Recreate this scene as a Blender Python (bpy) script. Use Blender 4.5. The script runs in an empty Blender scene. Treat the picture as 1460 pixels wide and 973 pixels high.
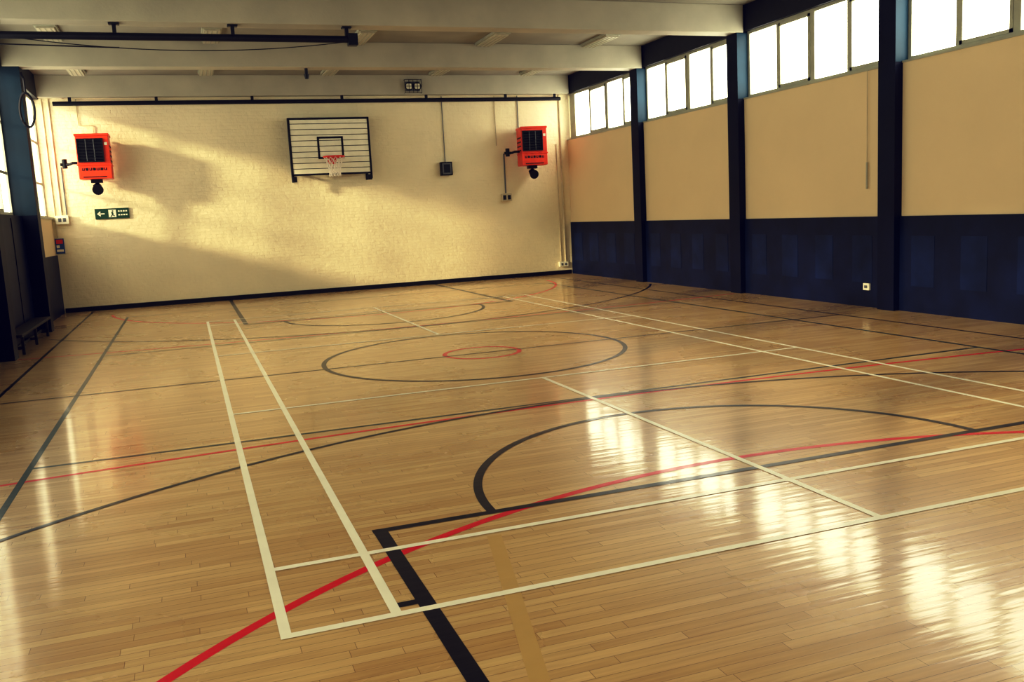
import bpy, math, random
from mathutils import Vector, Matrix
random.seed(3)
XL,XR,YF,YB,ZC=-2.63,9.38,21.54,-1.35,4.97
COLS=[17.64,13.95,10.23,6.52,2.83]

# ---------------- materials ----------------
def newmat(name):
    m=bpy.data.materials.new(name); m.use_nodes=True
    nt=m.node_tree; b=nt.nodes['Principled BSDF']; return m,nt,b
def setc(b,c,rough=.5,spec=.5,metal=0):
    b.inputs['Base Color'].default_value=(*c,1); b.inputs['Roughness'].default_value=rough
    b.inputs['Specular IOR Level'].default_value=spec; b.inputs['Metallic'].default_value=metal
def mat(name,c,rough=.5,var=.12,scale=6,bump=0,bscale=60,spec=.5,metal=0):
    m,nt,b=newmat(name); setc(b,c,rough,spec,metal)
    tc=nt.nodes.new('ShaderNodeTexCoord'); n=nt.nodes.new('ShaderNodeTexNoise')
    n.inputs['Scale'].default_value=scale; n.inputs['Detail'].default_value=5
    nt.links.new(tc.outputs['Object'],n.inputs['Vector'])
    r=nt.nodes.new('ShaderNodeValToRGB')
    r.color_ramp.elements[0].position=.3; r.color_ramp.elements[1].position=.7
    r.color_ramp.elements[0].color=(*[x*(1-var) for x in c],1); r.color_ramp.elements[1].color=(*[min(1,x*(1+var)) for x in c],1)
    nt.links.new(n.outputs['Fac'],r.inputs['Fac']); nt.links.new(r.outputs['Color'],b.inputs['Base Color'])
    if bump:
        n2=nt.nodes.new('ShaderNodeTexNoise'); n2.inputs['Scale'].default_value=bscale; n2.inputs['Detail'].default_value=4
        nt.links.new(tc.outputs['Object'],n2.inputs['Vector'])
        bp=nt.nodes.new('ShaderNodeBump'); bp.inputs['Strength'].default_value=bump; bp.inputs['Distance'].default_value=.01
        nt.links.new(n2.outputs['Fac'],bp.inputs['Height']); nt.links.new(bp.outputs['Normal'],b.inputs['Normal'])
    return m

def gloss_bump(nt,b,tc):
    N=nt.nodes.new; L=nt.links.new
    mp2=N('ShaderNodeMapping'); mp2.inputs['Scale'].default_value=(1.1,14,1)
    L(tc.outputs['Object'],mp2.inputs['Vector'])
    n4=N('ShaderNodeTexNoise'); n4.inputs['Scale'].default_value=1.3; n4.inputs['Detail'].default_value=2
    L(mp2.outputs['Vector'],n4.inputs['Vector'])
    bp=N('ShaderNodeBump'); bp.inputs['Strength'].default_value=.5; bp.inputs['Distance'].default_value=.0026
    L(n4.outputs['Fac'],bp.inputs['Height']); L(bp.outputs['Normal'],b.inputs['Normal']); L(bp.outputs['Normal'],b.inputs['Coat Normal'])
    b.inputs['Coat Weight'].default_value=.48; b.inputs['Coat Roughness'].default_value=.09; b.inputs['Coat IOR'].default_value=1.5

def wood_floor():
    m,nt,b=newmat('maple_boards'); N=nt.nodes.new; L=nt.links.new
    tc=N('ShaderNodeTexCoord')
    br=N('ShaderNodeTexBrick'); br.offset=.37; br.offset_frequency=2; br.squash=1
    br.inputs['Scale'].default_value=1
    br.inputs['Brick Width'].default_value=.85; br.inputs['Row Height'].default_value=.060
    br.inputs['Mortar Size'].default_value=.0013; br.inputs['Mortar Smooth'].default_value=.2
    br.inputs['Color1'].default_value=(.78,.575,.30,1); br.inputs['Color2'].default_value=(.62,.40,.18,1)
    br.inputs['Mortar'].default_value=(.28,.15,.06,1)
    sp=N('ShaderNodeSeparateXYZ'); L(tc.outputs['Object'],sp.inputs['Vector'])
    dv=N('ShaderNodeMath'); dv.operation='DIVIDE'; dv.inputs[1].default_value=.060; L(sp.outputs['Y'],dv.inputs[0])
    flo=N('ShaderNodeMath'); flo.operation='FLOOR'; L(dv.outputs[0],flo.inputs[0])
    wn=N('ShaderNodeTexWhiteNoise'); wn.noise_dimensions='1D'; L(flo.outputs[0],wn.inputs['W'])
    ad=N('ShaderNodeMath'); ad.operation='ADD'; L(sp.outputs['X'],ad.inputs[0]); L(wn.outputs['Value'],ad.inputs[1])
    cb=N('ShaderNodeCombineXYZ'); L(ad.outputs[0],cb.inputs['X']); L(sp.outputs['Y'],cb.inputs['Y'])
    L(cb.outputs['Vector'],br.inputs['Vector'])
    mp=N('ShaderNodeMapping'); mp.inputs['Scale'].default_value=(1.2,22,1)
    L(tc.outputs['Object'],mp.inputs['Vector'])
    n=N('ShaderNodeTexNoise'); n.inputs['Scale'].default_value=2.2; n.inputs['Detail'].default_value=6
    L(mp.outputs['Vector'],n.inputs['Vector'])
    r=N('ShaderNodeValToRGB'); r.color_ramp.elements[0].position=.3; r.color_ramp.elements[1].position=.7
    r.color_ramp.elements[0].color=(.86,.80,.76,1); r.color_ramp.elements[1].color=(1.05,1.05,1.0,1)
    L(n.outputs['Fac'],r.inputs['Fac'])
    mx=N('ShaderNodeMixRGB'); mx.blend_type='MULTIPLY'; mx.inputs['Fac'].default_value=1
    L(br.outputs['Color'],mx.inputs['Color1']); L(r.outputs['Color'],mx.inputs['Color2'])
    n3=N('ShaderNodeTexNoise'); n3.inputs['Scale'].default_value=.8; n3.inputs['Detail'].default_value=5
    L(tc.outputs['Object'],n3.inputs['Vector'])
    r3=N('ShaderNodeValToRGB'); r3.color_ramp.elements[0].position=.3; r3.color_ramp.elements[1].position=.7
    r3.color_ramp.elements[0].color=(.90,.88,.84,1); r3.color_ramp.elements[1].color=(1,1,1,1)
    L(n3.outputs['Fac'],r3.inputs['Fac'])
    mx2=N('ShaderNodeMixRGB'); mx2.blend_type='MULTIPLY'; mx2.inputs['Fac'].default_value=1
    L(mx.outputs['Color'],mx2.inputs['Color1']); L(r3.outputs['Color'],mx2.inputs['Color2'])
    L(mx2.outputs['Color'],b.inputs['Base Color'])
    rr=N('ShaderNodeMapRange'); rr.inputs['To Min'].default_value=.2; rr.inputs['To Max'].default_value=.36
    L(n3.outputs['Fac'],rr.inputs['Value']); L(rr.outputs['Result'],b.inputs['Roughness'])
    b.inputs['Specular IOR Level'].default_value=.5
    gloss_bump(nt,b,tc)
    return m
def linemat(name,c):
    m,nt,b=newmat(name); setc(b,c,.3,.35)
    N=nt.nodes.new; L=nt.links.new; tc=N('ShaderNodeTexCoord')
    n=N('ShaderNodeTexNoise'); n.inputs['Scale'].default_value=7; n.inputs['Detail'].default_value=6
    L(tc.outputs['Object'],n.inputs['Vector'])
    r=N('ShaderNodeValToRGB'); r.color_ramp.elements[0].position=.3; r.color_ramp.elements[1].position=.7
    r.color_ramp.elements[0].color=(*[x*.94 for x in c],1); r.color_ramp.elements[1].color=(*c,1)
    L(n.outputs['Fac'],r.inputs['Fac']); L(r.outputs['Color'],b.inputs['Base Color'])
    gloss_bump(nt,b,tc); b.inputs['Coat Weight'].default_value=.2
    return m

def brick_wall(name,c):
    m,nt,b=newmat(name); setc(b,c,.6,.3); N=nt.nodes.new; L=nt.links.new
    tc=N('ShaderNodeTexCoord'); sp=N('ShaderNodeSeparateXYZ'); cb=N('ShaderNodeCombineXYZ')
    L(tc.outputs['Object'],sp.inputs['Vector']); L(sp.outputs['X'],cb.inputs['X']); L(sp.outputs['Z'],cb.inputs['Y'])
    br=N('ShaderNodeTexBrick'); br.inputs['Scale'].default_value=1; br.inputs['Brick Width'].default_value=.225; br.inputs['Row Height'].default_value=.075
    br.inputs['Mortar Size'].default_value=.006; br.inputs['Mortar Smooth'].default_value=.6
    br.inputs['Color1'].default_value=(1,1,1,1); br.inputs['Color2'].default_value=(.75,.75,.75,1); br.inputs['Mortar'].default_value=(.35,.35,.35,1)
    L(cb.outputs['Vector'],br.inputs['Vector'])
    n=N('ShaderNodeTexNoise'); n.inputs['Scale'].default_value=9; n.inputs['Detail'].default_value=6
    L(tc.outputs['Object'],n.inputs['Vector'])
    ad=N('ShaderNodeMixRGB'); ad.inputs['Fac'].default_value=.75; L(br.outputs['Color'],ad.inputs['Color1']); L(n.outputs['Fac'],ad.inputs['Color2'])
    bp=N('ShaderNodeBump'); bp.inputs['Strength'].default_value=.75; bp.inputs['Distance'].default_value=.03
    L(ad.outputs['Color'],bp.inputs['Height']); L(bp.outputs['Normal'],b.inputs['Normal'])
    n2=N('ShaderNodeTexNoise'); n2.inputs['Scale'].default_value=1.2; n2.inputs['Detail'].default_value=6
    L(tc.outputs['Object'],n2.inputs['Vector'])
    r=N('ShaderNodeValToRGB'); r.color_ramp.elements[0].position=.3; r.color_ramp.elements[1].position=.7
    r.color_ramp.elements[0].color=(*[x*.95 for x in c],1); r.color_ramp.elements[1].color=(*[min(1,x*1.04) for x in c],1)
    L(n2.outputs['Fac'],r.inputs['Fac']); L(r.outputs['Color'],b.inputs['Base Color'])
    return m

def glow(name,c,s):
    m=bpy.data.materials.new(name); m.use_nodes=True; nt=m.node_tree
    nt.nodes.clear(); N=nt.nodes.new; L=nt.links.new
    o=N('ShaderNodeOutputMaterial'); e=N('ShaderNodeEmission'); t=N('ShaderNodeBsdfTransparent'); a=N('ShaderNodeAddShader')
    tc=N('ShaderNodeTexCoord'); n=N('ShaderNodeTexNoise'); n.inputs['Scale'].default_value=1.3
    L(tc.outputs['Object'],n.inputs['Vector'])
    mr=N('ShaderNodeMapRange'); mr.inputs['To Min'].default_value=s*.8; mr.inputs['To Max'].default_value=s*1.2
    L(n.outputs['Fac'],mr.inputs['Value']); L(mr.outputs['Result'],e.inputs['Strength'])
    e.inputs['Color'].default_value=(*c,1); t.inputs['Color'].default_value=(.8,.8,.75,1)
    L(e.outputs[0],a.inputs[0]); L(t.outputs[0],a.inputs[1]); L(a.outputs[0],o.inputs['Surface'])
    return m

M={}
M['floor']=wood_floor()
M['wallfar']=brick_wall('painted_brick',(.84,.765,.57))
M['plaster']=mat('cream_plaster',(.78,.655,.44),.6,.02,1.2,.25,160)
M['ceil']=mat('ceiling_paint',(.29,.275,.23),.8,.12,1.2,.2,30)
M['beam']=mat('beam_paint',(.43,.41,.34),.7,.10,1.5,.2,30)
M['navy']=mat('navy_gloss_paint',(.003,.007,.036),.5,.4,2.2,.15,8,.25)
M['navypale']=mat('navy_paler_patch',(.005,.013,.060),.5,.4,2.2,.1,8,.25)  # slightly paler navy for the repeated wainscot patches
M['navycol']=mat('navy_column_paint',(.002,.004,.022),.5,.3,2,spec=.2)
M['teal']=mat('column_lit_teal',(.010,.045,.085),.5,.2,2,spec=.3)  # window light on the columns' near side, painted in as teal
M['teal_litL']=mat('column_lit_dark_teal',(.005,.020,.04),.5,.2,2,spec=.3)  # left columns: lit near face put into the colour, dimmer teal
M['black']=mat('black_metal',(.006,.006,.012),.5,.3,5,spec=.3)
M['frame']=mat('window_frame_paint',(.40,.41,.34),.5,.1,4)
M['orange']=mat('orange_enamel',(.80,.060,.014),.4,.1,5)
M['white']=mat('white_paint',(.83,.82,.70),.5,.06,5)
M['pipe']=mat('cream_conduit',(.58,.51,.36),.5,.1,5)
M['green']=mat('sign_green',(.006,.05,.03),.5,.05,5)
M['blue']=mat('sign_blue',(.02,.08,.35),.5,.05,5)
M['red']=mat('sign_red',(.7,.03,.03),.5,.05,5)
M['grey']=mat('grey_plastic',(.12,.13,.15),.5,.1,5)
M['diff']=mat('lamp_diffuser',(.50,.48,.39),.3,.08,20)
M['wood']=mat('bench_wood',(.010,.007,.007),.6,.2,8)
M['ring']=mat('ring_red',(.75,.05,.03),.4,.1,5)
M['net']=mat('net_cord',(.85,.82,.75),.8,.05,5)
M['lwhite']=linemat('line_white',(1,.99,.86))
M['lblack']=linemat('line_black',(.003,.003,.012))
M['lgreen']=linemat('line_green',(.005,.035,.042))
M['lred']=linemat('line_red',(.78,.004,.03))
M['ltan']=linemat('line_old_tape',(.62,.41,.16))
M['glassR']=glow('frosted_glazing_right',(1,.985,.86),5.2)
M['glassL']=glow('frosted_glazing_left',(1,.96,.80),3.0)

# ---------------- mesh builder ----------------
class B:
    def __init__(s): s.v=[];s.f=[];s.m=[];s.ms=[]
    def mi(s,k):
        if k not in s.ms: s.ms.append(k)
        return s.ms.index(k)
    def box(s,x0,x1,y0,y1,z0,z1,k,T=None):
        i=len(s.v); P=[(x,y,z) for x in (x0,x1) for y in (y0,y1) for z in (z0,z1)]
        if T is not None: P=[tuple(T@Vector(p)) for p in P]
        s.v+=P
        for q in ((0,1,3,2),(4,6,7,5),(0,4,5,1),(2,3,7,6),(0,2,6,4),(1,5,7,3)):
            s.f.append([i+a for a in q]); s.m.append(s.mi(k))
        return s
    def tube(s,pts,r,k,n=10,closed=False):
        pts=[Vector(p) for p in pts]; m=len(pts); base=len(s.v)
        for i,p in enumerate(pts):
            a=pts[(i-1)%m] if (closed or i>0) else p; b=pts[(i+1)%m] if (closed or i<m-1) else p
            d=(b-a).normalized(); u=d.orthogonal() if abs(d.z)>.95 else d.cross(Vector((0,0,1)))
            if abs(d.z)>.95: u=Vector((1,0,0))-d*d.x
            u.normalize(); w=d.cross(u)
            rr=r[i] if isinstance(r,(list,tuple)) else r
            for j in range(n):
                t=2*math.pi*j/n; s.v.append(tuple(p+(u*math.cos(t)+w*math.sin(t))*rr))
        K=s.mi(k)
        for i in range(m if closed else m-1):
            i2=(i+1)%m
            for j in range(n):
                s.f.append([base+i*n+j,base+i*n+(j+1)%n,base+i2*n+(j+1)%n,base+i2*n+j]); s.m.append(K)
        if not closed:
            s.f.append([base+j for j in range(n)][::-1]); s.m.append(K)
            s.f.append([base+(m-1)*n+j for j in range(n)]); s.m.append(K)
        return s
    def quad(s,P,k):
        i=len(s.v); s.v+=[tuple(p) for p in P]; s.f.append(list(range(i,i+len(P)))); s.m.append(s.mi(k)); return s
    def obj(s,name,bevel=0):
        me=bpy.data.meshes.new(name)
        me.from_pydata(s.v,[],s.f)
        for k in s.ms: me.materials.append(M[k])
        me.polygons.foreach_set('material_index',s.m); me.update()
        import bmesh
        bm=bmesh.new(); bm.from_mesh(me); bmesh.ops.recalc_face_normals(bm,faces=bm.faces); bm.to_mesh(me); bm.free()
        o=bpy.data.objects.new(name,me); bpy.context.collection.objects.link(o)
        if bevel:
            md=o.modifiers.new('bevel','BEVEL'); md.width=bevel; md.segments=2; md.limit_method='ANGLE'
        return o
def empty(name,loc=(0,0,0)):
    o=bpy.data.objects.new(name,None); o.location=loc; bpy.context.collection.objects.link(o); return o

# ---------------- room shell ----------------
B().box(XL-.3,XR+.3,YB-.2,YF+.2,-.1,0,'floor').obj('floor')
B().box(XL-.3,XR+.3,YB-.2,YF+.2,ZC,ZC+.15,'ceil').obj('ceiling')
B().box(XL-.3,XR+.3,YF,YF+.2,0,ZC,'wallfar').obj('wall_far')
B().box(XL-.3,XR+.3,YB-.2,YB,0,ZC,'wallfar').obj('wall_back')
B().box(XL+.05,XR-.05,YF-.02,YF,0,.10,'black').obj('baseboard_far')
B().box(XL+.05,XR-.05,YB,YB+.02,0,.10,'black').obj('baseboard_back')
bays=[(17.80,YF),(14.11,17.48),(10.39,13.79),(6.68,10.07),(2.99,6.36),(YB,2.67)]
w=B(); w.box(XR,XR+.22,YB,YF,0,3.40,'plaster'); w.box(XR+.02,XR+.22,YB,YF,4.53,ZC,'black'); w.obj('wall_right')
w=B()
for i,(a,c) in enumerate(bays):
    w.box(XR-.03,XR,a+.002,c-(.022 if i==0 else .002),0,1.32,'navy')
    n=4; s=(c-a)/n
    for j in range(n):
        w.box(XR-.034,XR-.03,a+s*j+.22,a+s*(j+1)-.22,.36,1.05,'navypale')
w.obj('wainscot_right')
w=B(); w.box(XL-.22,XL,YB,YF,0,2.03,'plaster'); w.box(XL-.22,XL+.02,YB,YF,4.50,ZC,'black'); w.obj('wall_left')
w=B()
for i,(a,c) in enumerate(bays):
    if i==0:
        w.box(XL,XL+.04,a+.002,18.2,0,2.03,'navy'); w.box(XL,XL+.03,18.2,c-.022,0,1.25,'navy')
    else:
        w.box(XL,XL+.04,a+.002,c-.002,0,2.03,'navy')
        for j in range(1,3):
            y=a+(c-a)*j/3; w.box(XL+.04,XL+.052,y,y+.03,.12,1.98,'black')
w.obj('wainscot_left')
for c in COLS:
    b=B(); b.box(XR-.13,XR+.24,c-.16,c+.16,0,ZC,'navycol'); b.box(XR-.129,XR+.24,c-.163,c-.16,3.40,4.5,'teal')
    b.obj('column')
    b=B(); b.box(XL-.24,XL+.28,c-.16,c+.16,0,ZC,'navycol'); b.box(XL-.2,XL+.279,c-.163,c-.16,2.03,4.5,'teal_litL')
    b.obj('column')
for c in COLS:
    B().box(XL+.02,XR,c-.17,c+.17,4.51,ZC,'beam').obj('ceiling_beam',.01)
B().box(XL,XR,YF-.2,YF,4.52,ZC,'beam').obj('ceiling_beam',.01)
# windows
wi=1
def window(x,y0,y1,z0,z1,muls,glass,trans):
    global wi
    e=empty('window_%d'%wi,(x,(y0+y1)/2,(z0+z1)/2)); wi+=1
    L=e.location
    b=B(); d=.035
    b.box(x-d,x+d,y0,y1,z0,z0+.06,'frame'); b.box(x-d,x+d,y0,y1,z1-.05,z1,'frame')
    for i,(m,wd) in enumerate(muls): b.box(x-d,x+d,m-wd/2,m+wd/2,z0+.06,z1-.05,'frame')
    for t in trans: b.box(x-d*.7,x+d*.7,y0,y1,t-.025,t+.025,'frame')
    ms=sorted(m for m,_ in muls)
    for i in range(len(ms)-1):
        if i%2==0:
            a,c=ms[i]+.03,ms[i+1]-.03; f=.045; q=d+.012
            za,zb=z0+.06,z1-.05
            for s0,s1,z_0,z_1 in ((a,a+f,za,zb),(c-f,c,za,zb),(a,c,za,za+f),(a,c,zb-f,zb)):
                b.box(x-q,x+q,s0,s1,z_0,z_1,'frame')
    o=b.obj('frame'); 
    g=B(); g.quad([(x,y0,z0),(x,y1,z0),(x,y1,z1),(x,y0,z1)],glass); o2=g.obj('glazing')
    for q in (o,o2):
        q.parent=e; q.matrix_parent_inverse=Matrix.Translation(-L)
for i,(a,b_) in enumerate(bays):
    if i==0: ms=[(21.36,.32),(20.33,.06),(19.40,.10),(18.55,.06),(17.84,.06)]
    else:
        s=(b_-a)/4; ms=[(a+.03,.06),(a+s,.07),(a+2*s,.15),(a+3*s,.07),(b_-.03,.06)]
    window(XR+.12,a,b_,3.40,4.53,ms,'glassR',[])
    s=(b_-a)/4; ms=[(a+.03,.06),(a+s,.05),(a+2*s,.08),(a+3*s,.05),(b_-.03,.06)]
    window(XL-.12,a,b_,2.03,4.50,ms,'glassL',[2.75,3.6])
B().box(XR-.015,XR+.08,YB,YF,3.385,3.41,'frame').obj('trim_1')
B().box(XL-.08,XL+.03,18.2,YF,2.01,2.05,'frame').obj('trim_2')

# ---------------- court markings ----------------
class Lines(B):
    def line(s,x0,y0,x1,y1,w,k,z):
        d=Vector((x1-x0,y1-y0,0)).normalized(); n=Vector((-d.y,d.x,0))*w/2
        a=Vector((x0,y0,z)); b=Vector((x1,y1,z)); s.quad([a-n,b-n,b+n,a+n],k)
    def arc(s,cx,cy,r,a0,a1,w,k,z,n=96):
        for i in range(n):
            t0=math.radians(a0+(a1-a0)*i/n); t1=math.radians(a0+(a1-a0)*(i+1)/n)
            P=[(cx+(r-w/2)*math.cos(t0),cy+(r-w/2)*math.sin(t0),z),(cx+(r+w/2)*math.cos(t0),cy+(r+w/2)*math.sin(t0),z),
               (cx+(r+w/2)*math.cos(t1),cy+(r+w/2)*math.sin(t1),z),(cx+(r-w/2)*math.cos(t1),cy+(r-w/2)*math.sin(t1),z)]
            if all(XL+.3<p[0]<XR-.2 and YB+.05<p[1]<YF-.03 for p in P): s.quad(P,k)
CX,CY=3.23,10.27
l=Lines(); W=.046; x0,x1=.205,6.305; y0,y1=CY-6.70,CY+6.70; z=.0025
for x in (x0+W/2,x0+.46+W/2,x1-W/2,x1-.46-W/2): l.line(x,y0,x,y1,W,'lwhite',z)
for i,y in enumerate((y0+W/2,y0+.76+W/2,CY-1.98,CY+1.98,y1-.76-W/2,y1-W/2)): l.line(x0,y,x1,y,W,'lwhite',z+.0001)
l.line(CX,y0,CX,CY-1.98,W,'lwhite',z+.0002); l.line(CX,CY+1.98,CX,y1,W,'lwhite',z+.0002)
l.obj('badminton_court_lines')
l=Lines(); W=.055; z=.0018
for x in (-2.02,8.48): l.line(x,YB+.1,x,YF-.1,.04,'lblack',z)
l.line(-2.02,CY-.02,8.48,CY-.02,.035,'lblack',z)
l.arc(CX-.07,10.32,1.80,0,360,W,'lblack',z+.0001)
for s in (-1,1):
    fy=CY+s*5.62; hy=CY+s*9.87; by=CY+s*11.2
    l.line(CX-2.44,fy,CX+2.44,fy,W,'lblack',z+.0002)
    for x in (CX-2.40,CX+2.40): l.line(x,fy-s*W/2,x,by,.075,'lblack',z+.0003)
    if s<0:
        l.arc(CX,fy,1.76,0,180,W,'lblack',z+.0004)
        l.arc(CX,hy,6.72,0,180,W*.8,'lblack',z+.0005)
    else:
        l.arc(CX,fy,1.76,180,360,W,'lblack',z+.0004)
        l.arc(CX,hy,6.72,180,360,W*.8,'lblack',z+.0005)
    for dy in (4.66-3.69,1.85,2.7):
        for sx in (-1,1):
            l.line(CX+sx*2.40,fy+s*dy,CX+sx*2.56,fy+s*dy,.05,'lblack',z+.0002)
l.obj('basketball_court_lines')
l=Lines(); z=.0012; W=.045
for x in (-1.22,7.70): l.line(x,CY-9,x,CY+9,W,'lgreen',z)
for y in (CY-9,CY-3.1,CY+3.1,CY+9): l.line(-1.22,y,7.70,y,.04,'lgreen',z+.0001)
l.obj('volleyball_court_lines')
l=Lines(); z=.0008; W=.055
l.arc(CX,CY-10.17,4.80,5,175,W,'lred',z); l.arc(CX,CY+10.17,4.80,185,355,W,'lred',z)
l.arc(3.45,7.06-42,42,82,98,.045,'lred',z+.0001,160); l.arc(3.45,13.48+42,42,262,278,.045,'lred',z+.0001,160)
l.arc(CX,10.27,.45,0,360,W,'lred',z+.0002)
l.obj('goal_area_lines')
l=Lines(); l.line(1.36,4.30,.94,2.4,.075,'ltan',.0006); l.line(-1.75,3.2,-1.35,5.4,.05,'ltan',.0006); l.obj('old_tape_marks')

# ---------------- backboard ----------------
def backboard(loc,flip=1):
    e=empty('basketball_backboard',loc)
    if flip<0: e.rotation_euler=(0,0,math.pi)
    def add(b,n,bev=0):
        o=b.obj(n,bev); o.parent=e; return o
    W,H,D=.92,1.25,.35
    b=B(); ns=10; sh=H/ns
    for i in range(ns):
        b.box(-W+.03,W-.03,-D-.02,-D,i*sh+.012,(i+1)*sh-.002,'white')
    add(b,'slatted_board',.003)
    b=B()
    b.box(-W+.03,W-.03,-D+.001,-D+.012,.0,H,'black')
    t=.045
    b.box(-W,-W+t,-D-.03,-D+.03,-.13,H,'black'); b.box(W-t,W,-D-.03,-D+.03,-.13,H,'black')
    b.box(-W,W,-D-.03,-D+.03,H-.03,H+.015,'black'); b.box(-W,W,-D-.03,-D+.03,-.02,.02,'black')
    for sx in (-1,1):
        for zz in (.05,H-.1):
            b.box(sx*(W-.06)-.03,sx*(W-.06)+.03,-D,0,zz,zz+.05,'black')
        b.box(sx*(W-.06)-.045,sx*(W-.06)+.045,-D-.04,-D+.04,-.16,-.04,'black')
        b.box(sx*(W-.06)-.03,sx*(W-.06)+.03,-.03,0,-.15,H+.05,'black')
    add(b,'steel_frame',.004)
    b=B(); x,z0,z1,t=.295,.34,.84,.045
    for q in ((-x,-x+t,z0,z1),(x-t,x,z0,z1),(-x,x,z0,z0+t),(-x,x,z1-t,z1)): b.box(q[0],q[1],-D-.026,-D-.019,q[2],q[3],'black')
    add(b,'target_square')
    rz=.36; r=.23; cy=-D-.15-r
    b=B(); b.tube([(r*math.cos(a),cy+r*math.sin(a),rz) for a in [2*math.pi*i/40 for i in range(40)]],.018,'ring',10,True)
    b.box(-.09,.09,-D-.04,-D-.019,rz-.14,rz+.03,'ring'); b.box(-.06,.06,-D-.17,-D-.03,rz-.012,rz+.008,'ring')
    for sx in (-1,1): b.tube([(sx*.07,-D-.03,rz-.11),(sx*.10,-D-.2,rz)],.014,'ring')
    for sx in (-1,1): b.tube([(sx*.07,-D-.03,rz),(sx*.17,cy+.155,rz)],.014,'ring')
    add(b,'ring')
    b=B(); n=12; lv=5
    def P(i,j):
        rr=[.225,.185,.155,.135,.125,.13][j]; a=2*math.pi*(i+.5*(j%2))/n
        return (rr*math.cos(a),cy+rr*math.sin(a),rz-.01-j*.085)
    for j in range(lv):
        for i in range(n):
            k=(i-1) if j%2==0 else (i+1)
            b.tube([P(i,j),P(i,j+1)],.007,'net',5); b.tube([P(i,j),P(k,j+1)],.007,'net',5)
    add(b,'net')
backboard((3.32,YF,2.74))
backboard((3.32,YB,2.74),-1)

# ---------------- unit heaters ----------------
def heater(x,zb,yc,ang):
    e=empty('unit_heater',(x,yc,zb)); e.rotation_euler=(0,0,ang)
    def add(b,n,bev=0):
        o=b.obj(n,bev); o.parent=e; return o
    w,h,d=.315,.90,.27
    b=B(); b.box(-w,w,-d,d,0,h,'orange')
    b.box(-w-.015,w+.015,-d-.02,d+.01,h-.03,h+.02,'orange'); b.box(-w-.015,w+.015,-d-.02,d,.27,.30,'orange')
    add(b,'casing',.012)
    b=B(); gx0,gx1,gz0,gz1=-w+.04,w-.13,.36,.80
    b.box(gx0,gx1,-d-.012,-d+.01,gz0,gz1,'black'); add(b,'grille_recess')
    b=B()
    for i in range(7):
        z0=gz0+.03+i*.062
        T=Matrix.Translation((0,-d-.02,z0))@Matrix.Rotation(math.radians(35),4,'X')
        b.box(gx0+.01,gx1-.01,-.02,.02,-.004,.004,'black',T)
    for xx in (.33,.66): 
        xm=gx0+(gx1-gx0)*xx; b.box(xm-.006,xm+.006,-d-.04,-d-.03,gz0,gz1,'grey')
    b.box(gx0-.02,gx0,-d-.04,-d,gz0-.02,gz1+.02,'black'); b.box(gx1,gx1+.02,-d-.04,-d,gz0-.02,gz1+.02,'black')
    b.box(gx0,gx1,-d-.04,-d,gz1,gz1+.02,'black'); b.box(gx0,gx1,-d-.04,-d,gz0-.02,gz0,'black')
    add(b,'louvres')
    b=B()
    for i in range(7):
        q=-w+.07+i*.07
        b.box(q,q+.05,-d-.006,-d,.17,.225,'black')
        if i%2==0: b.box(q+.017,q+.033,-d-.008,-d-.005,.185,.225,'orange')
    for i in range(4): b.box(w-.002,w+.006,-.2,.2,.35+i*.1,.38+i*.1,'black'); b.box(-w-.006,-w+.002,-.2,.2,.35+i*.1,.38+i*.1,'black')
    b.box(-w+.08,w-.1,-d-.006,-d,.03,.05,'black')
    b.box(w-.09,w-.03,-d-.006,-d,.68,.74,'white')
    add(b,'label_plates')
    b=B(); b.tube([(-.02,.05,0),(-.02,.05,-.12),(.0,-.03,-.2),(.0,-.12,-.22)],[.08,.08,.09,.11],'black',16)
    b.box(-.12,.1,-.06,.12,-.07,0,'black'); add(b,'flue_outlet')
    b=B()
    b.tube([(-w,0,.35),(-w-.12,0,.35),(-w-.18,.05,.33),(-w-.28,.1,.33)],.028,'black',10)
    b.tube([(-w-.28,.1,.25),(-w-.28,.1,.44)],.05,'black',12)
    b.box(-w-.36,-w-.2,.06,.14,.3,.36,'black')
    add(b,'valve_pipe')
    b=B()
    for sx in (-1,1):
        b.box(sx*w*.8-.02,sx*w*.8+.02,d-.02,.46,.1,.14,'black'); b.box(sx*w*.8-.02,sx*w*.8+.02,d-.02,.46,h-.1,h-.06,'black')
    add(b,'wall_brackets')
heater(-1.62,2.79,YF-.5,0)
heater(8.20,2.76,YF-.5,math.radians(-8))

# ---------------- far wall fittings ----------------
b=B(); b.tube([(XL+.3,YF-.16,4.39),(9.15,YF-.16,4.40)],.045,'black',14)
for x in (-2.0,-.3,1.7,3.7,5.7,7.7,9.0): b.box(x-.03,x+.03,YF-.18,YF-.14,4.43,4.52,'black')
b.obj('ceiling_pipe')
b=B()
b.tube([(-2.43,YF-.02,2.09),(-2.43,YF-.02,4.5)],.016,'pipe'); 
b.tube([(-2.56,YF-.02,1.62),(-2.56,YF-.02,4.5)],.014,'pipe')
b.tube([(-1.62,YF-.02,3.7),(-1.62,YF-.02,3.95),(-1.9,YF-.02,3.95),(-1.9,YF-.02,4.5)],.01,'pipe')
b.tube([(-2.33,YF-.02,2.09),(-2.33,YF-.02,3.1)],.012,'grey')
b.obj('conduit_pipes')
b=B()
b.tube([(7.63,YF-.02,2.13),(7.63,YF-.02,3.1)],.018,'grey')
b.tube([(7.45,YF-.02,3.3),(7.45,YF-.02,4.5)],.011,'pipe')
b.tube([(8.05,YF-.02,3.6),(8.05,YF-.02,4.5)],.011,'grey')
b.obj('conduit_pipes')
b=B()
b.tube([(9.17,YF-.03,.33),(9.17,YF-.03,4.5)],.02,'pipe')
b.tube([(9.05,YF-.02,.33),(9.05,YF-.02,3.3)],.012,'pipe')
b.obj('conduit_pipes')
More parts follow.
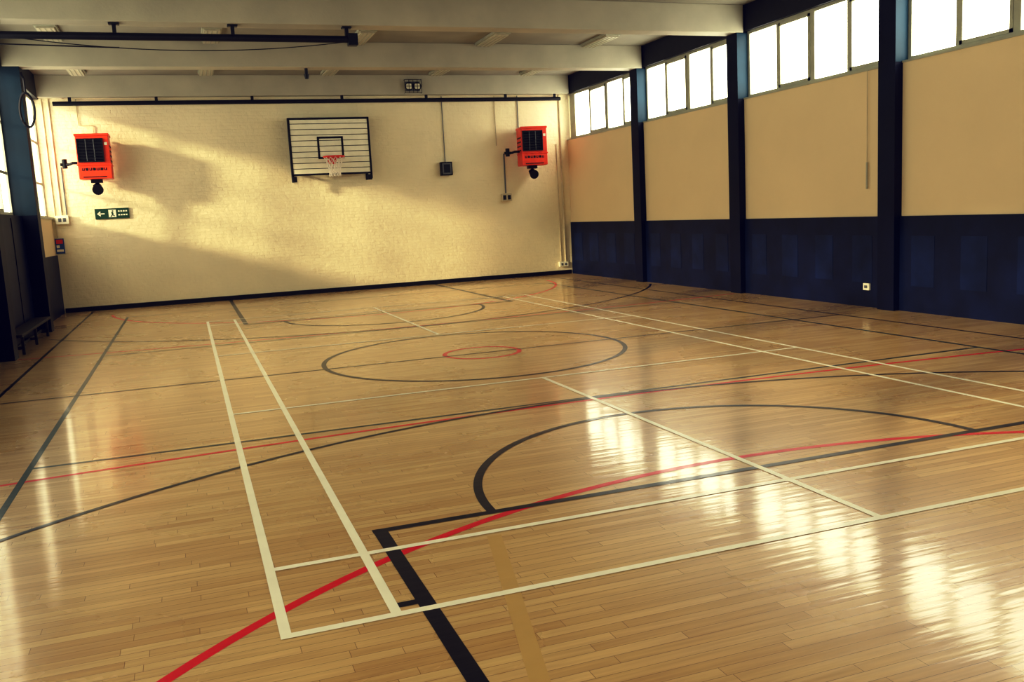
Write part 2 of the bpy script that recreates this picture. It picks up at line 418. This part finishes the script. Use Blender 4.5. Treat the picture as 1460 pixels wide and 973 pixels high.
b=B(); b.box(5.97,6.25,YF-.14,YF,2.62,2.94,'black'); b.box(6.0,6.22,YF-.15,YF-.14,2.65,2.91,'grey'); b.box(6.03,6.19,YF-.156,YF-.15,2.68,2.88,'black')
b.tube([(6.11,YF-.02,2.94),(6.11,YF-.02,4.5)],.010,'grey'); b.obj('wall_speaker',.006)
b=B(); x0,x1,z0,z1=-1.78,-1.10,1.97,2.19; y=YF-.03
b.box(x0,x1,y,YF,z0,z1,'green')
q=y-.003
b.box(x0+.07,x0+.19,q,y,2.07,2.09,'white')
b.quad([(x0+.04,q,2.08),(x0+.11,q,2.14),(x0+.11,q,2.02)],'white')
b.box(x0+.27,x0+.42,q,y,2.0,2.16,'white')
q2=q-.002
b.box(x0+.34,x0+.37,q2,q,2.12,2.145,'green')
b.quad([(x0+.32,q2,2.11),(x0+.36,q2,2.115),(x0+.37,q2,2.06),(x0+.335,q2,2.055)],'green')
b.quad([(x0+.335,q2,2.06),(x0+.30,q2,2.01),(x0+.32,q2,2.005),(x0+.355,q2,2.05)],'green')
b.quad([(x0+.35,q2,2.06),(x0+.395,q2,2.03),(x0+.385,q2,2.015),(x0+.34,q2,2.045)],'green')
for i in range(4):
    b.box(x0+.46+i*.05,x0+.495+i*.05,q,y,2.11,2.14,'white'); b.box(x0+.46+i*.05,x0+.495+i*.05,q,y,2.03,2.06,'white')
b.obj('exit_sign')
b=B(); b.box(-2.62,-2.45,YF-.03,YF,1.28,1.60,'blue'); b.box(-2.60,-2.47,YF-.034,YF-.03,1.49,1.58,'red'); b.box(-2.60,-2.47,YF-.034,YF-.03,1.32,1.37,'white'); b.box(-2.60,-2.54,YF-.034,YF-.03,1.40,1.46,'white')
b.obj('fire_notice_sign')
b=B(); b.box(-2.55,-2.30,YF-.09,YF,1.90,2.08,'white'); b.box(-2.5,-2.44,YF-.1,YF-.09,1.95,2.03,'grey'); b.box(-2.41,-2.35,YF-.1,YF-.09,1.95,2.03,'grey'); b.obj('switch_box',.006)
b=B(); b.box(7.50,7.76,YF-.09,YF,1.93,2.12,'pipe'); b.box(7.53,7.61,YF-.1,YF-.09,1.97,2.08,'black'); b.box(7.65,7.73,YF-.1,YF-.09,1.97,2.08,'black'); b.obj('switch_box',.006)
b=B(); b.box(8.98,9.22,YF-.08,YF,.2,.32,'white'); b.box(9.02,9.07,YF-.09,YF-.08,.23,.29,'grey'); b.box(9.12,9.17,YF-.09,YF-.08,.23,.29,'grey'); b.obj('power_socket',.004)
y=YF-.2; x=5.37; z=4.70
b=B(); b.box(x-.17,x+.17,y-.052,y-.002,z-.11,z+.11,'grey'); b=b.obj('bulkhead_light',.01)
c=B()
for s in (-1,1):
    c.tube([(x+s*.10+.085*math.cos(t),y-.06-.02,z+.085*math.sin(t)) for t in [2*math.pi*i/20 for i in range(20)]],.012,'black',8,True)
    c.box(x+s*.10-.06,x+s*.10+.06,y-.09,y-.05,z-.06,z+.06,'white')
for i in range(5): c.tube([(x-.2+.1*i,y-.1,z-.15),(x-.2+.1*i,y-.1,z+.15)],.006,'black',6)
for zz in (-.15,0,.15): c.tube([(x-.2,y-.1,z+zz),(x+.2,y-.1,z+zz)],.006,'black',6)
for sx in (-.2,.2):
    for zz in (-.15,.15): c.tube([(x+sx,y-.003,z+zz),(x+sx,y-.1,z+zz)],.006,'black',6)
o=c.obj('wire_cage'); o.parent=b

# ---------------- rail under beam ----------------
b=B(); y=13.9; z=4.33
b.tube([(XL+.3,y,z),(2.62,y,z)],.05,'black',14)
for x in (-2.1,-.64,.92,2.55):
    b.box(x-.025,x+.025,y-.03,y+.03,z,4.505,'black'); b.box(x-.07,x+.07,y-.06,y+.06,4.485,4.508,'black')
b.box(2.56,2.70,y-.07,y+.07,z-.09,z+.08,'black')
pts=[(-1.8+4.3*t,y+.0,z-.04-.14*4*t*(1-t)) for t in [i/20 for i in range(21)]]
b.tube(pts,.007,'black',6)
b.tube([(XL+.3,y+.05,z-.10),(-.6,y+.05,z-.14)],.01,'black',6)
b.obj('curtain_rail',.004)
b=B(); b.tube([(2.42,17.6,4.508),(2.42,17.6,4.40)],.03,'black',10); b.tube([(2.42,17.6,4.40),(2.42,17.6,4.32)],[.05,.035],'black',12); b.obj('ceiling_sensor')
# ---------------- ceiling lights ----------------
for yy0,yy1 in ((4.2,5.4),(7.6,8.8),(11.5,12.7),(16.2,17.4),(19.6,21.0)):
    for X in (-1.75,.75,3.35,5.85,8.1):
        b=B(); t=ZC-.002; b.box(X-.16,X+.16,yy0,yy1,t-.05,t,'frame'); b.box(X-.13,X+.13,yy0+.04,yy1-.04,t-.08,t-.05,'diff')
        for k in range(3): b.box(X-.09+k*.08,X-.07+k*.08,yy0+.06,yy1-.06,t-.088,t-.08,'frame')
        b.obj('fluorescent_light',.004)
# ---------------- right wall fittings ----------------
b=B(); b.box(XR-.06,XR-.031,10.64,10.76,.25,.35,'white'); b.box(XR-.065,XR-.06,10.67,10.73,.28,.32,'grey'); b.obj('power_socket')
b=B(); b.box(XR-.06,XR-.031,17.84,17.92,.24,.32,'red'); b.box(XR-.065,XR-.06,17.86,17.90,.26,.30,'white'); b.obj('power_socket')
b=B(); b.tube([(XR-.03,10.72,1.8),(XR-.03,10.72,3.38)],.006,'pipe',6); b.tube([(XR-.03,10.72,1.72),(XR-.03,10.72,2.1)],.014,'frame',8); b.obj('window_pull_cord')
# ---------------- left wall things ----------------
b=B(); b.box(XL,XL+.12,18.35,18.85,1.32,1.95,'grey'); b.box(XL+.12,XL+.13,18.4,18.8,1.37,1.9,'black'); b.obj('wall_cabinet',.006)
b=B()
b.box(XL+.08,XL+.34,14.2,17.1,.27,.31,'wood')
for y in (14.4,15.6,16.8):
    for x in (XL+.10,XL+.28): b.box(x,x+.04,y,y+.04,0,.27,'wood')
    b.box(XL+.10,XL+.32,y,y+.04,.08,.12,'wood')
b.box(XL+.19,XL+.22,14.4,16.8,.08,.12,'wood'); b.obj('gym_bench',.006)
b=B()
b.tube([(XL+.34+.11*math.cos(t),17.38+.02*math.sin(3*t),3.78+.28*math.sin(t)) for t in [i*.25 for i in range(60)]],.02,'black',8)
b.tube([(XL+.34,17.4,4.05),(XL+.34,17.4,4.3),(XL+.3,17.47,4.4)],.02,'black',8)
b.obj('coiled_climbing_rope')

# ---------------- light ----------------
w=bpy.data.worlds.new('World'); bpy.context.scene.world=w; w.use_nodes=True
bg=w.node_tree.nodes['Background']; bg.inputs[0].default_value=(1,.96,.8,1); bg.inputs[1].default_value=.6
s=bpy.data.lights.new('sun','SUN'); s.energy=3.9; s.angle=math.radians(5); s.color=(1,.87,.62)
so=bpy.data.objects.new('sun',s); bpy.context.collection.objects.link(so)
so.rotation_euler=Vector((-3,-1.1,.88)).to_track_quat('Z','Y').to_euler()

# ---------------- camera ----------------
cd=bpy.data.cameras.new('camera'); co=bpy.data.objects.new('camera',cd); bpy.context.collection.objects.link(co)
cd.sensor_width=36; cd.sensor_fit='HORIZONTAL'; cd.lens=1286/1460*36; cd.clip_start=.05
R=Matrix(((.9393161,.0968805,-.3290888),(-.3390361,.115795,-.9336199),(-.0523427,.9885371,.1416141)))
co.matrix_world=Matrix.Translation((0,0,1.66))@R.to_4x4()
bpy.context.scene.camera=co
vs=bpy.context.scene.view_settings; vs.view_transform='Standard'; vs.look='None'; vs.exposure=.42
vs.use_curve_mapping=True
cm=vs.curve_mapping
def setcurve(c,pts):
    c.points[0].location=pts[0]; c.points[-1].location=pts[-1]
    for p in pts[1:-1]: c.points.new(*p)
setcurve(cm.curves[3],[(0,0),(.05,.026),(.2,.17),(.5,.58),(.8,.88),(1,1)])
setcurve(cm.curves[2],[(0,.008),(.5,.43),(1,.77)])
cm.update()
